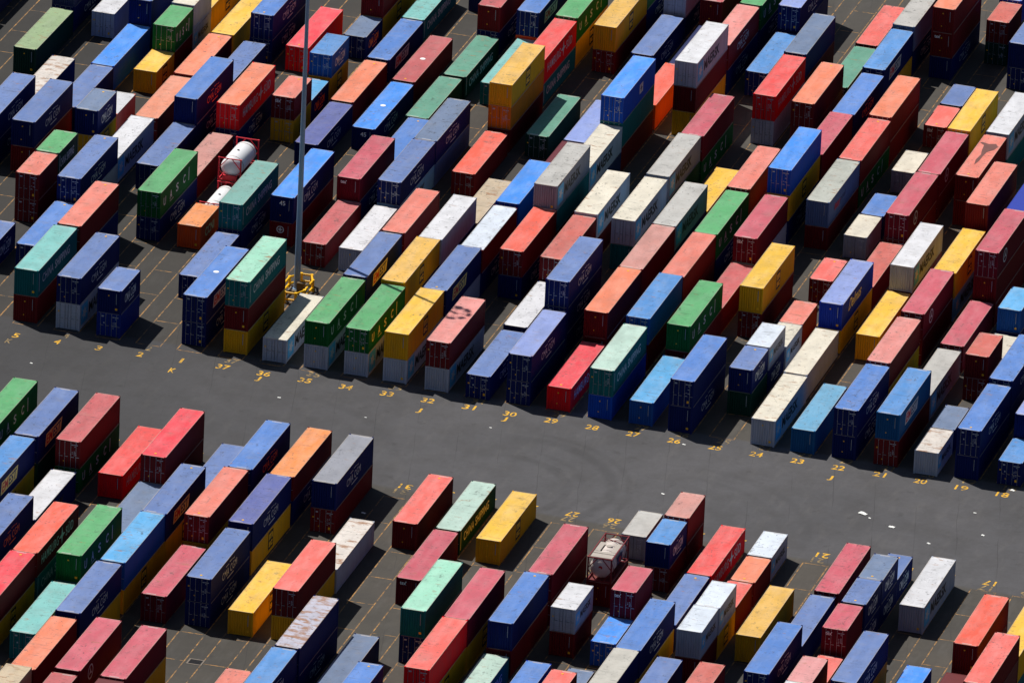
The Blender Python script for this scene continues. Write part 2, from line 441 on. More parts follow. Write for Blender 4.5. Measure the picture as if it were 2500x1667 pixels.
# ------------------------------------------------------------------ lettering on the long sides
def side_mat(mirror, x):    # local (u, v) on the wall -> container space; mirror = -X side
    if not mirror: return Matrix(((0, 0, 1, x), (1, 0, 0, 0), (0, 1, 0, 0), (0, 0, 0, 1)))
    return Matrix(((0, 0, -1, -x), (-1, 0, 0, 0), (0, 1, 0, 0), (0, 0, 0, 1)))
def star(n, r0, r1):
    v = []
    for i in range(2*n):
        a = math.pi/2+math.pi*i/n; r = r0 if i % 2 == 0 else r1
        v.append((r*math.cos(a), r*math.sin(a), 0))
    return (v+[(0, 0, 0)], [(i, (i+1) % (2*n), 2*n) for i in range(2*n)])
def annulus(r0, r1, n=28):
    v = []
    for i in range(n):
        a = 2*math.pi*i/n; v += [(r0*math.cos(a), r0*math.sin(a), 0), (r1*math.cos(a), r1*math.sin(a), 0)]
    return (v, [(2*i, 2*i+1, (2*i+3) % (2*n), (2*i+2) % (2*n)) for i in range(n)])
SQ = ([(0, 0, 0), (1, 0, 0), (1, 1, 0), (0, 1, 0)], [(0, 1, 2, 3)])
@cached
def logo_mesh(logo, ln, h, mir):
    b = MB(); q = ln/2; small = ln < 7
    mats = [M_LETTER, M_BLACK, M_ORANGE, M_YEL, M_CYAN, M_REDL, M_NAVYL, M_CREAM]
    zc = 0.16+(h-0.25)/2
    if True:
        S = side_mat(mir, hw-0.016); S2 = side_mat(mir, hw-0.012)
        def put(vf, u, v, w, hh, m, T=S): b.add(vf, T @ Matrix.Translation((u, v, 0)) @ Matrix.Diagonal((w, hh, 1, 1)), m)
        if logo.startswith('CMA'):
            m = 2 if logo.endswith('o') else 0
            if small:
                put(text('CMA CGM', 0.02), -q+1.3, zc-0.55, 3.4, 0.95, m)
                put(SQ, -q+2.5, zc+0.62, 0.5, 0.06, m); put(SQ, -q+3.2, zc+0.72, 0.6, 0.06, m); put(SQ, -q+2.6, zc-0.85, 1.6, 0.12, m)
            else:
                put(text('CMA CGM', 0.0, 0, 1.12), -q+3.6, zc-0.5, 4.5, 0.78, m)
                put(SQ, -q+4.7, zc+0.55, 0.9, 0.07, m); put(SQ, -q+5.8, zc+0.66, 0.9, 0.07, m); put(SQ, -q+6.9, zc+0.55, 0.5, 0.07, m)
                put(SQ, -q+5.2, zc-0.88, 1.9, 0.12, m)
        elif logo.startswith('UASC'):
            m = 7 if logo.endswith('y') else 0
            k = ln/12.192
            for i, ch in enumerate('UASC'):
                put(text(ch, 0.02), -q+(1.1+2.05*i+(0.25 if i == 3 else 0))*k, zc-0.5, 0.75*k, 0.95, m)
            put(SQ, -q+9.3*k, zc-0.75, 0.16, 1.5, m); put(SQ, -q+3.2*k, zc-0.75, 1.2*k, 0.07, m)
        elif logo == 'MSC':
            put(SQ, -0.75, zc-0.95, 1.5, 1.9, 1)
            put(text('m', 0.05), -0.6, zc+0.08, 1.2, 0.65, 3, S2); put(text('sc', 0.05), -0.6, zc-0.72, 1.2, 0.6, 3, S2)
        elif logo == 'MAERSK':
            k = 0.62 if small else 1.0
            put(SQ, -q+0.55*k, zc-1.05*k, 2.0*k, 2.1*k, 4); put(star(7, 0.95, 0.42), -q+1.55*k, zc, 0.85*k, 0.85*k, 0, S2)
            put(text('MAERSK', 0.022), -q+2.95*k, zc-0.6*k, 5.9*k if not small else 3.5, 1.2*k, 1)
        elif logo == 'HAMB':
            put(text('HAMBURG', 0.008, 0, 1.15), -q+1.4, zc-0.5, 5.0, 1.0, 0)
            put(star(4, 0.95, 0.28), -q+7.4, zc+0.05, 0.95, 1.0, 0); put(text('S\u00dcD', 0.008, 0, 1.1), -q+8.5, zc-0.5, 2.2, 1.2, 0)
        elif logo.startswith('CHINA'):
            m = 7 if logo.endswith('y') else 0
            k = ln/12.192
            put(text('CHINA', 0.01, 0, 1.1), -q+1.5*k, zc-0.45, 3.4*k, 0.95, m); put(text('SHIPPING', 0.02), -q+5.4*k, zc-0.45, 4.6*k, 0.95, m)
            put(SQ, -q+0.45, zc-1.0, 0.1, 2.0, m)
        elif logo.startswith('EVE'):
            a, bk = (2, 7) if logo.endswith('o') or logo.endswith('r') else (5, 0)
            if logo == 'EVEr': a = 5
            w = 5.0; sh = [(0, 0, 0), (w*0.93, 0, 0), (w, 1.3, 0), (0.25, 1.3, 0)]
            put((sh, [(0, 1, 2, 3)]), -q+2.3, zc-0.65, 1, 1, bk)
            put(text('EM', 0.03, 0.15), -q+2.6, zc-0.5, 1.9, 1.0, a, S2); put(text('EST', 0.03, 0.15), -q+4.55, zc-0.5, 2.4, 1.0, 6, S2)
        elif logo == 'K':
            put(annulus(0.62, 0.78), -q+3.2, zc, 1, 1, 0); put(star(3, 0.55, 0.15), -q+3.2, zc, 1, 1, 0)
        elif logo == 'APL':
            put(SQ, -q+6.3, zc-0.55, 1.3, 1.1, 0); put(star(4, 0.5, 0.2), -q+6.95, zc, 0.9, 0.9, 6, S2)
        elif logo == 'CCNI': put(text('CCNI', 0.02), -q+1.6, zc-0.5, 2.9, 1.0, 7)
        elif logo == 'INTE': put(text('inter', 0.02), -q+2.5, zc-0.45, 2.2, 0.9, 5); put(text('pool', 0.02), -q+4.8, zc-0.45, 1.9, 0.9, 6)
        elif logo == 'SAM':
            put(text('Delmas', 0.01, 0.45), -q+2.6, zc-0.35, 5.0, 1.25, 7)
    return b.mesh('lettering', mats)
@cached
def doorlogo_mesh(word, h):
    b = MB(); F = Matrix(((1, 0, 0, 0), (0, 0, -1, 0), (0, 1, 0, 0), (0, 0, 0, 1)))
    w = 0.62 if word == 'tex' else 0.55
    b.add(text(word, 0.02), F @ Matrix.Translation((-0.85, h-0.72, 0.045)) @ Matrix.Diagonal((w, 0.34, 1, 1)))
    if word == 'tex': b.box(-0.30, -0.20, -0.047, -0.043, h-0.42, h-0.34)
    return b.mesh('door_lettering', [M_WHITE])
@cached
def end45_mesh(h):
    b = MB(); F = Matrix(((-1, 0, 0, 0), (0, 0, 1, 0), (0, 1, 0, 0), (0, 0, 0, 1)))
    b.add(text('45', 0.02), F @ Matrix.Translation((-0.3, h-1.0, 0.004)) @ Matrix.Diagonal((0.62, 0.5, 1, 1)))
    return b.mesh('end_lettering', [M_WHITE])
@cached
def endring_mesh(h):
    b = MB(); F = Matrix(((-1, 0, 0, 0), (0, 0, 1, 0), (0, 1, 0, 0), (0, 0, 0, 1)))
    b.add(annulus(0.30, 0.40), F @ Matrix.Translation((-0.1, h-0.85, 0.004)))
    b.add(star(4, 0.3, 0.12), F @ Matrix.Translation((-0.1, h-0.85, 0.004)))
    return b.mesh('end_lettering', [M_WHITE])

ROOF = {'nv': (113, 139, 196), 'nb': (98, 144, 219), 'ng': (122, 141, 174), 'np': (109, 118, 183), 'bb': (76, 157, 254), 'bl': (94, 154, 221), 'lb': (103, 183, 239), 'cy': (116, 178, 215), 'lv': (153, 171, 232), 'gyn': (165, 167, 178), 'gn': (103, 182, 122), 'pg': (159, 183, 139), 'tg': (109, 171, 148), 'tq': (139, 208, 204), 'mt': (171, 230, 204), 'pa': (196, 224, 211), 'tl': (137, 187, 178), 'or': (252, 146, 111), 'oo': (252, 157, 90), 'rs': (250, 118, 109), 'ro': (252, 109, 89), 'sa': (243, 139, 122), 'sl': (241, 155, 124), 'sm': (218, 116, 106), 'br': (217, 155, 146), 'pk': (241, 153, 146), 'cr': (215, 103, 118), 'mr': (209, 106, 109), 'rd': (252, 76, 90), 'hr': (250, 96, 94), 'ye': (252, 202, 76), 'yo': (243, 193, 96), 'wh': (230, 230, 235), 'wb': (228, 237, 250), 'cm': (237, 229, 211), 'cmc': (208, 204, 195), 'gy': (202, 200, 196), 'gyd': (199, 202, 193), 'wr': (230, 221, 213), 'bg': (211, 191, 162), 'rb': (204, 202, 218), 'pkc': (227, 157, 157)}  # roofs lighter than their walls: sunlight put into the colours, besides real fading
SIDE = {'NV': (6, 27, 92), 'NB': (16, 52, 172), 'BB': (5, 72, 180), 'BL': (22, 82, 160), 'LB': (14, 84, 138), 'GN': (8, 96, 44), 'DG': (12, 58, 48), 'TL': (12, 104, 108), 'MR': (108, 21, 27), 'MRK': (124, 18, 32), 'CR': (104, 12, 34), 'OR': (232, 86, 20), 'RD': (238, 6, 26), 'YE': (226, 166, 20), 'WH': (172, 178, 194), 'GY': (135, 140, 154), 'BG': (195, 172, 138), 'MB': (120, 165, 198), 'PK': (238, 140, 125), 'GYB': (88, 110, 152), 'DB': (8, 42, 128), 'YO': (205, 118, 20)}  # walls darker than their roofs: their shade is put into the colours
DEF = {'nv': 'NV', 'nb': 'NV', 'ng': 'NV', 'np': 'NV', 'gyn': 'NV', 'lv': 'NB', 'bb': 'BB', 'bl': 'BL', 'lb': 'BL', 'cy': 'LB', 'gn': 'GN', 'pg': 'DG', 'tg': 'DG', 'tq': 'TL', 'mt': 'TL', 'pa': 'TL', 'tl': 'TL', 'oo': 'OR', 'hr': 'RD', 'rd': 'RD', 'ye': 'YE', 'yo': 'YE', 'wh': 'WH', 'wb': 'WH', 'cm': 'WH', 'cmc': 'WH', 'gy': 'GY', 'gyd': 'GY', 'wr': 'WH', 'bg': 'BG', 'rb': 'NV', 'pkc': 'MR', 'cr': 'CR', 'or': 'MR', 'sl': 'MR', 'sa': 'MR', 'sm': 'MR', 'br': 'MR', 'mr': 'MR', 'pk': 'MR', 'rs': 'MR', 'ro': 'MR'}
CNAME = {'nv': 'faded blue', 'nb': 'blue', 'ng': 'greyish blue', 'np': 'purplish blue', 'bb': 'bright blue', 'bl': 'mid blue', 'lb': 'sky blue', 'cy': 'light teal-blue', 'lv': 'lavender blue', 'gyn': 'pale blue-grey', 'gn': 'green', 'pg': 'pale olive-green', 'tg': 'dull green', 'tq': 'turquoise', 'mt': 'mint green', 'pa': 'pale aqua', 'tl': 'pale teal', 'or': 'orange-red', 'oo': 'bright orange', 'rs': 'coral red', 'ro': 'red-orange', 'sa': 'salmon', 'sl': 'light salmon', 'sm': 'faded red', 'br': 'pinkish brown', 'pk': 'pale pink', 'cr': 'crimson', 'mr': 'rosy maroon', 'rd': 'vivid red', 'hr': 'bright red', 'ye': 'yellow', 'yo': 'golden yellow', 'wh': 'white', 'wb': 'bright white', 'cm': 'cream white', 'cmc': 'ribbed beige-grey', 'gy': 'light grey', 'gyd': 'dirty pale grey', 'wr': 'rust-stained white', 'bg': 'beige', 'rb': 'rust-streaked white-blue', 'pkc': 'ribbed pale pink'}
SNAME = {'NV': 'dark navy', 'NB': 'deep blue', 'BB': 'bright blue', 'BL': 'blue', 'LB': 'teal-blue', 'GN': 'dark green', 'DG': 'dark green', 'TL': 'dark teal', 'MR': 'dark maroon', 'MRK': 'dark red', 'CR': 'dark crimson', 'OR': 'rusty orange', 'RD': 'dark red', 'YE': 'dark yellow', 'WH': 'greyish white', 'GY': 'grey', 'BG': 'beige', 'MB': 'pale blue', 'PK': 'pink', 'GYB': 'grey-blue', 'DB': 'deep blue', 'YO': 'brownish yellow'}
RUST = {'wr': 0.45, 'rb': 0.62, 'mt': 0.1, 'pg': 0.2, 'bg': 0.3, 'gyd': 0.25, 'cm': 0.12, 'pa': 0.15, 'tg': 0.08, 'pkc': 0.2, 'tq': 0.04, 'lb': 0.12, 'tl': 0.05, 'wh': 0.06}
DATA = """
L -9 -12.74 -37.81 4 gn/NV 11 10 10 UASC
L -8 -8.52 -51.20 4 bl:NV/YE 11 11 11 EVEr
L -8 -8.55 -37.93 4 nv/DG 10 10 11 EVEr
L -7 -4.46 -63.67 4 nv/NV 10 11 10 CMAo
L -7 -4.30 -51.42 4 wh:NV 1 1 1 MAERSK
L -7 -4.45 -37.70 4 mr/GN 10 11 11 -
L -6 -0.05 -76.30 4 rd:MR/YE 10 11 11 -
L -6 -0.10 -63.42 4 ro:MR/TL 00 11 11 HAMB
L -6 -0.13 -37.71 4 hr 0 0 1 HAMB
L -5 4.06 -76.36 4 tq 1 1 1 -
L -5 4.09 -63.15 4 gn/TL 10 01 10 UASC
L -5 4.12 -50.44 4 ng 0 1 1 -
L -5 4.20 -38.19 4 rd:MR/MR 10 11 11 -
L -4 8.01 -101.42 4 bg/YE 11 10 10 -
L -4 8.25 -89.16 4 or/NV 10 11 10 -
L -4 8.35 -76.31 4 nv/YE 11 01 11 CMA
L -4 8.35 -63.17 4 lb/YE 10 10 11 -
L -4 8.43 -50.96 4 nv/YE 10 01 11 EVEr
L -4 8.66 -38.73 4 nv 0 1 1 -
L -3 12.45 -101.70 4 mr/MR 11 11 10 -
L -3 12.38 -88.56 4 cr/MR 11 00 10 K
L -3 12.68 -63.83 4 cr 1 1 1 -
L -3 12.59 -50.80 4 sa/YE 11 11 10 -
L -3 12.73 -37.84 4 nb/NV 10 10 10 CMAo
L -2 16.83 -101.50 4 sa/NV 11 11 00 -
L -2 16.79 -88.77 4 cr/YE 11 10 11 -
L -2 16.80 -63.25 4 nv/NV 00 11 11 CMA
L -2 16.71 -50.18 4 np/YE 10 01 11 CMA
L -2 16.78 -37.41 4 oo:MR/NV 00 10 11 -
L -1 21.14 -63.77 4 ye 0 0 1 MSC
L -1 21.19 -38.08 4 gyn:NV/MR 10 01 11 CMA
L 0 25.21 -89.22 4 sa 1 1 1 -
L 0 25.31 -63.53 4 rs:MR/YE 10 10 11 -
L 0 25.44 -51.28 4 wr:WH 0 1 1 -
L 1 29.47 -89.04 4 bl:NV/NV 11 10 10 CMA
L 1 29.59 -76.50 4 rb:NV/NV 11 10 11 -
L 1 29.57 -38.93 4 rs:MR 1 0 1 -
L 2 33.78 -76.83 4 ng 0 1 1 -
L 2 33.81 -51.49 4 cr 1 0 1 tex
L 2 33.69 -38.32 4 pa:DG 0 1 1 CHINAy
L 3 37.89 -89.36 4 nb/NV 11 00 10 -
L 3 37.99 -64.17 4 mt/NV 11 01 11 -
L 3 38.04 -39.23 4 ye 0 0 1 MSC
L 4 42.19 -76.78 4 rs:RD/YE 11 11 11 -
L 4 42.27 -64.53 4 cr/YE 11 11 11 -
L 5 46.41 -76.78 4 pa 0 0 1 CHINA
L 5 46.41 -63.91 4 nb/MR 11 00 11 -
L 5 46.54 -51.04 4 cr/MR 10 11 11 -
L 6 50.72 -77.51 4 nb:NB 1 1 1 -
L 6 50.69 -57.43 2 wh/MR 00 10 11 MAERSK
L 6 50.67 -44.93 2 TANKS/MR 00 10 11 -
L 6 50.75 -33.07 2 gy 0 1 1 -
L 7 54.97 -77.71 2 rs:MR/MR 10 11 10 -
L 7 54.98 -71.54 2 ng 1 0 1 -
L 7 54.97 -58.28 2 bb 0 1 1 -
L 7 55.06 -52.16 2 cr/MR 10 11 11 tex
L 7 54.90 -39.52 2 bl:NV/MR 00 01 11 CMA
L 7 54.98 -33.40 2 br:MR/MR 10 11 11 -
L 8 59.19 -77.61 4 cmc:NV/YE 11 11 10 -
L 8 59.14 -64.89 4 nb/YE 10 11 11 CMA
L 8 59.22 -52.64 4 nv 1 1 1 -
L 8 59.15 -39.60 4 hr 0 1 1 HAMB
L 9 63.43 -77.50 4 nv/NV 10 10 10 CMAo
L 9 63.38 -58.69 2 wb/MR 10 00 11 MAERSK
L 9 63.47 -52.62 2 wb/YE 10 10 11 MAERSK
L 9 63.49 -46.53 2 rs 1 1 1 -
L 9 63.46 -39.64 2 or 0 1 1 -
L 9 63.40 -33.30 2 wb 0 1 1 MAERSK
L 10 67.65 -77.81 4 sm/MR 11 11 10 -
L 10 67.56 -52.38 4 yo 1 0 1 -
L 11 71.88 -65.66 4 nb/NV 10 11 10 CMA
L 11 71.78 -52.93 4 nv 1 1 1 -
L 11 71.85 -39.80 4 cr 1 1 1 -
L 12 76.17 -72.28 2 wh/NV 10 01 10 -
L 12 76.19 -66.20 2 pkc/NV 10 10 10 -
L 12 76.18 -60.12 2 rs 1 1 1 -
L 12 76.16 -53.26 2 cr/NV 10 10 11 tex
L 12 76.13 -46.14 2 nv/NV 00 01 11 CMA
L 12 76.18 -40.04 2 ng/NV 00 01 11 CMA
L 12 76.15 -33.93 2 nv 0 1 1 CMA
L 13 80.25 -65.31 4 nv/YE 11 10 10 CMA
L 13 80.41 -39.90 4 wh 1 0 1 MAERSK
L 14 84.54 -64.82 4 bb 0 1 1 -
L 15 88.62 -65.71 4 sa 1 1 0 -
L 15 88.78 -52.16 4 ro:MR/MR 10 01 10 -
L 16 93.05 -65.22 4 rs:MR/MR/YE 000 111 100 -
L 16 93.05 -52.96 4 ye/TL 10 11 10 -
U -10 -42.67 63.49 4 pg 1 0 1 -
U -10 -42.88 76.55 4 nv/NV 11 11 01 -
U -9 -38.23 37.73 4 nv/NV 11 00 11 CMA
U -9 -38.23 50.65 4 wr:NV 1 1 1 -
U -9 -38.46 76.36 4 wh 1 1 1 -
U -8 -34.22 37.62 4 nv/MR 11 00 11 CMA
U -8 -33.85 49.87 4 nv 1 0 1 -
U -8 -33.90 62.30 4 bb 1 1 1 -
U -8 -33.91 74.64 4 nv/NV 11 01 10 -
U -7 -29.59 12.05 2 nv 1 1 1 CMA
U -7 -29.57 25.03 2 sa/MR 10 11 11 -
U -7 -29.60 31.38 2 gn:DG/MR 10 11 10 CHINA
U -7 -29.55 43.81 2 ng/YE 10 01 11 CMA
U -7 -29.66 50.52 2 wh:PK 0 1 1 -
U -7 -29.59 63.19 2 ye 0 0 1 MSC
U -7 -29.59 69.30 2 gn/MR 10 10 11 UASC
U -7 -29.72 76.01 2 cm/WH 10 00 11 -
U -7 -29.79 82.14 4 ye 1 1 1 MSC
U -6 -25.39 12.98 4 nb 1 1 1 -
U -6 -25.43 25.65 4 nv/WH 10 11 10 CMA
U -6 -25.61 38.01 4 wh 1 1 1 MAERSK
U -6 -25.50 50.96 4 sl 0 1 1 tex
U -6 -25.33 63.22 4 or 1 0 1 -
U -6 -25.45 76.43 4 ye 0 1 1 -
U -5 -21.44 0.49 4 tq/MR 11 00 11 CHINA
U -5 -21.25 13.11 4 sa/NV 11 11 11 -
U -5 -21.09 37.97 4 nv 1 1 1 -
U -5 -21.10 50.24 4 nb/NV 11 01 11 CMAo
U -5 -21.36 62.59 4 nv 1 1 1 -
U -5 -21.30 76.56 4 nb/NV 10 11 11 CMA
U -4 -16.97 0.24 4 nv/WH 11 11 11 CMA
U -4 -16.89 25.28 4 gn/NV 10 11 11 UASC
U -4 -16.98 37.54 4 br 0 1 1 -
U -4 -16.86 51.10 4 or:RD/NV 10 11 11 HAMB
U -4 -16.97 75.29 4 rd 1 1 1 -
U -3 -12.72 0.04 2 nv/DB 00 01 11 CMA
U -3 -12.45 24.84 2 oo:OR 0 0 1 CCNI
U -3 -12.27 31.38 2 TANKR 0 0 1 -
U -3 -12.36 37.64 2 TANKR/MR 00 11 11 -
U -3 -12.50 55.98 2 sa/YE 00 11 11 tex
U -3 -12.50 62.10 2 lb:NV 0 1 1 CMAo
U -3 -12.50 68.95 2 bl/YE 00 10 11 CMA
U -3 -12.60 81.43 2 ng 0 1 1 CMAo
U -3 -12.61 87.55 4 mr/YE 10 01 11 -
U -2 -8.26 12.26 4 nv 0 1 1 CMA
U -2 -8.41 25.47 4 tl/NV 10 11 11 CHINA
U -2 -8.25 50.56 4 np 0 0 1 CMA
U -2 -8.40 63.29 4 or 0 1 1 -
U -2 -8.42 76.23 4 nb 0 1 1 EVE
U -2 -8.47 88.72 4 tq 0 0 1 CHINA
U -1 -4.30 1.07 5 nb/NV 10 11 11 EVE
U -1 -4.18 29.29 5 bb:NV/MRK 10 00 11 CMA45
U -1 -4.10 57.01 5 bb:NV 0 0 1 CMA45
U -1 -4.16 71.31 5 mr 0 1 1 -
U -1 -4.28 99.56 4 nv 0 1 0 -
U 0 0.12 0.76 4 mt/MR/YE 100 100 111 CHINA
U 0 0.48 25.25 4 mr 0 1 1 -
U 0 0.25 37.46 4 cr/NV 00 01 11 tex
U 0 0.51 49.67 4 nb 0 1 1 -
U 0 0.08 62.07 4 tg:DG 0 1 1 -
U 0 0.32 74.88 4 tg:DG 0 0 1 CHINA
U 0 0.06 87.87 4 mr/NV 11 01 11 -
U 1 4.33 0.14 4 cm 0 1 1 MAERSK
U 1 4.33 25.25 4 wh 0 0 1 -
U 1 4.34 38.19 4 nv/MB 00 10 11 CMA
U 1 4.42 50.44 4 ng/GYB 00 11 11 CMA
U 1 4.53 74.25 5 tq 0 1 1 -
U 1 4.28 88.03 4 nb/OR 11 10 10 EVEg
U 2 8.57 0.09 4 gn/WH 00 00 11 UASC
U 2 8.50 12.90 4 nv/NV 00 10 10 EVEr
U 2 8.63 25.45 4 sa/MR 00 11 10 -
U 2 8.91 49.30 4 ro:MR 0 1 1 -
U 2 8.81 62.49 4 yo/YO/MR 000 010 111 MSC
U 2 8.40 76.06 4 hr/TL 10 10 11 HAMB
U 2 8.42 88.31 4 gn/YE 11 10 11 UASC
U 3 12.78 -0.05 4 gn/WH 00 10 11 UASCy
U 3 12.60 12.40 4 yo/NV 10 01 10 MSC
U 3 12.78 24.61 4 wh/NV 10 11 10 -
U 3 12.97 36.82 4 bg 0 1 1 -
U 3 13.00 62.23 4 tg:DG 0 1 1 -
U 3 12.75 88.11 4 yo/MR 10 01 11 MSC
U 3 12.70 100.59 4 gn/NV 11 11 01 -
U 4 16.83 -0.22 4 ye/WH 10 00 11 MSC
U 4 17.06 11.99 4 nv/WH 10 10 10 EVEr
U 4 17.18 24.23 4 wb:MR/NV 00 10 11 -
U 4 17.03 37.46 4 bb/NV 00 11 10 -
U 4 17.05 49.73 4 cr 0 1 0 -
U 4 17.08 62.28 4 lv:GYB 0 1 1 -
U 4 16.93 88.05 4 nv 1 1 1 CMA
U 4 16.88 100.92 4 wh/NV 10 10 11 -
U 5 21.29 -0.76 4 pk:MR/WH 10 10 11 -
U 5 21.23 24.73 4 ro/NV 10 10 11 -
U 5 21.12 36.94 4 gy/TL/MR 100 011 110 MAERSK
U 5 21.15 49.15 4 cm/NV 10 01 10 MAERSK
U 5 21.07 61.54 4 bb/TL/MR 111 111 111 APL
U 5 21.07 74.64 4 ro:OR 1 1 1 -
U 5 21.27 87.23 4 gyn:NV 0 1 0 -
U 5 21.13 99.89 4 mr/MR 10 01 10 -
U 6 25.61 -1.05 4 nv 0 1 1 CMA
U 6 25.40 12.42 4 wh:NV 0 0 1 -
U 6 25.37 25.00 4 sm/MR 00 11 10 -
U 6 25.40 37.25 4 cm/MR 10 11 10 MAERSK
U 6 25.46 74.13 4 wh/MR/YE 111 100 111 MAERSK
U 6 25.37 87.31 4 pk:MR/NV 11 11 11 CMA
U 6 25.31 100.67 4 gn/NV 10 11 11 UASC
U 7 29.73 -0.87 4 lv:NV/NV 10 11 11 CMA
U 7 29.54 12.41 4 nv/NV/NV 110 111 111 CMA
U 7 29.61 36.35 4 cm/TL 11 10 11 MAERSK
U 7 29.56 49.31 4 gy/GN 11 11 10 MAERSK
U 7 29.63 62.13 4 cr/GN 10 11 11 -
U 7 29.57 88.09 4 bl:NV 1 1 1 -
U 7 29.47 100.99 4 lv:NV/NV 11 11 10 CMA
U 8 33.86 -0.84 4 rd 0 0 1 HAMB
U 8 33.79 12.05 4 or/MR 11 00 11 -
U 8 33.85 24.30 4 br:MR/MR 11 11 10 -
U 8 33.84 36.65 4 gy/NV 11 01 10 MAERSK
U 8 33.84 49.16 4 ye 0 1 1 -
U 8 33.80 75.21 4 hr/WH 11 11 11 HAMB
U 8 33.60 88.12 4 ng:NV/MR 11 10 10 -
U 9 38.23 -1.27 4 pa/BB 10 10 11 CHINA
U 9 38.07 12.19 4 bl/MR 11 10 11 -
U 9 38.10 24.64 4 sa/MR 10 01 10 -
U 9 38.18 36.89 4 gn/NV 10 11 11 UASC
U 9 38.17 49.25 4 sa/MR 11 10 10 -
U 9 38.10 74.81 4 or/MR 11 11 10 -
U 9 38.26 88.33 4 tg 0 1 1 -
U 9 38.09 101.36 4 rs 0 1 1 -
U 10 42.42 -1.21 4 lb 0 0 1 -
U 10 42.38 11.90 4 gn/MR 11 00 11 UASC
U 10 42.39 24.15 4 mr 1 1 1 -
U 10 42.41 36.66 4 cr/WH 11 10 10 tex
U 10 42.27 49.96 4 bb:BB/YE/NV 110 111 111 -
U 10 42.46 62.21 4 cr/NV 10 10 10 -
U 10 42.47 74.99 4 nb/MR 00 11 10 CMAo
U 10 42.30 87.95 4 bl:NV/YE 10 11 10 EVE
U 10 42.25 100.68 4 gy:GYB/NV 11 10 11 -
U 11 46.55 -1.54 4 nb/NV 11 10 11 -
U 11 46.52 24.28 4 ye/MR 11 01 11 MSC
U 11 46.57 49.76 4 gyd:GYB/MR 10 00 11 INTE
U 11 46.63 62.18 4 rs:MR/GN 10 11 11 -
U 11 46.61 74.43 4 or/MR 11 11 11 -
U 11 46.46 101.10 4 or/MR/NV 110 000 111 tex2
U 12 50.82 4.85 2 nv/DG 00 00 11 CMA
U 12 50.84 11.18 2 wb/NV 00 11 11 MAERSK
U 12 50.91 17.77 2 cm 0 1 1 MAERSK
U 12 50.87 23.89 2 sa 0 1 1 -
U 12 50.76 36.04 2 rs:MR 0 1 1 -
U 12 50.99 48.76 2 cm:GY 0 1 1 -
U 12 51.09 55.03 2 nb 0 1 1 -
U 12 51.01 67.86 2 cm:GY 0 1 1 -
U 12 50.90 81.58 2 rs:MR 0 1 1 tex
U 12 50.94 88.15 2 nv 0 1 1 -
U 12 50.96 107.50 2 sm/DG 00 11 11 -
U 12 50.78 113.61 2 lv/DG 10 11 11 -
U 13 55.05 -1.65 4 cm 1 0 1 MAERSK
U 13 54.93 10.88 4 cm 1 1 1 -
U 13 54.96 23.96 4 lv:NB/YE 10 01 11 SAM
U 13 54.99 36.21 4 sm 0 1 1 -
U 13 55.10 49.54 4 cr/MR 10 11 11 K
U 13 55.04 62.56 4 cr/MR 00 11 11 K
U 13 55.11 74.81 4 ye/MR 10 11 10 MSC
U 13 55.01 101.36 4 nv/NV 10 01 11 -
U 14 59.26 -1.91 4 cy 0 0 1 -
U 14 59.16 23.19 4 ye 1 0 1 -
U 14 59.27 35.62 4 wh/MR 11 01 10 MAERSK
U 14 59.32 61.83 4 sa/MR 11 00 11 - OIL
U 14 59.32 74.81 4 wh/TL 11 10 11 MAERSK
U 15 63.46 -1.73 4 nb/NV 10 10 11 CMA
U 15 63.47 10.52 4 pk:MR/YE 11 11 11 -
U 15 63.42 24.09 4 cr/MR 11 11 11 K
U 15 63.54 36.53 4 ye/MB 10 11 11 MSC
U 15 63.48 49.56 4 sa/MR/YE 100 011 100 -
U 16 67.80 -1.82 4 bl:LB/MR 11 01 11 EVEw
U 16 67.81 10.61 4 gy 1 1 1 MAERSK
U 16 67.75 24.04 4 cr 1 1 1 -
U 16 67.81 36.78 4 cr/MR/MR 110 101 111 K
U 16 67.80 49.39 4 lv/NV/MR 100 110 000 -
U 16 67.76 61.64 4 bg/MR 11 11 00 -
U 17 72.07 -2.55 2 wr 0 0 1 MAERSK
U 17 72.10 3.64 2 ng 0 1 1 -
U 17 71.97 17.25 2 sm/MR 00 01 11 -
U 17 72.12 23.37 2 cm 0 1 1 -
U 17 72.06 30.20 2 lb/NV 00 00 11 -
U 18 76.15 -2.00 4 nb/NV 10 10 11 CMA
U 18 76.11 10.82 4 nb/NV 11 10 10 CMA
U 19 80.50 -1.90 2 bl:NV 0 1 1 CMA
U 19 80.48 4.38 4 lv:NV/NV 00 01 10 CMA
U -12 -51.60 64.00 4 mr 0 1 0 -
U -12 -51.60 76.60 4 nv 0 1 0 -
""".strip().split('\n')
ROWS = []
for r in DATA:
    t = r.split(); ROWS.append(dict(blk=t[0], L=int(t[1]), x=float(t[2]), y=float(t[3]), ln={'2': 6.058, '4': 12.192, '5': 13.716}[t[4]],
        tiers=t[5].split('/'), hs=[2.896 if c == '1' else 2.591 for c in t[6]], ends=t[7], vis=t[8], logo=t[9], opt=t[10:]))
ORD = ['first', 'second', 'third', 'fourth', 'fifth', 'sixth', 'seventh', 'eighth', 'ninth', 'tenth', 'eleventh', 'twelfth', 'thirteenth', 'fourteenth']
NUMW = ['', 'one lane', 'two lanes', 'three lanes', 'four lanes', 'five lanes', 'six lanes', 'seven lanes', 'eight lanes', 'nine lanes', 'ten lanes']
lanes = {}
for r in ROWS: lanes.setdefault((r['blk'], r['L']), []).append(r)
for (b_, L_), rs in lanes.items():
    rs.sort(key=lambda r: r['y'], reverse=(b_ == 'L'))
    for i, r in enumerate(rs): r['ord'] = ORD[i]
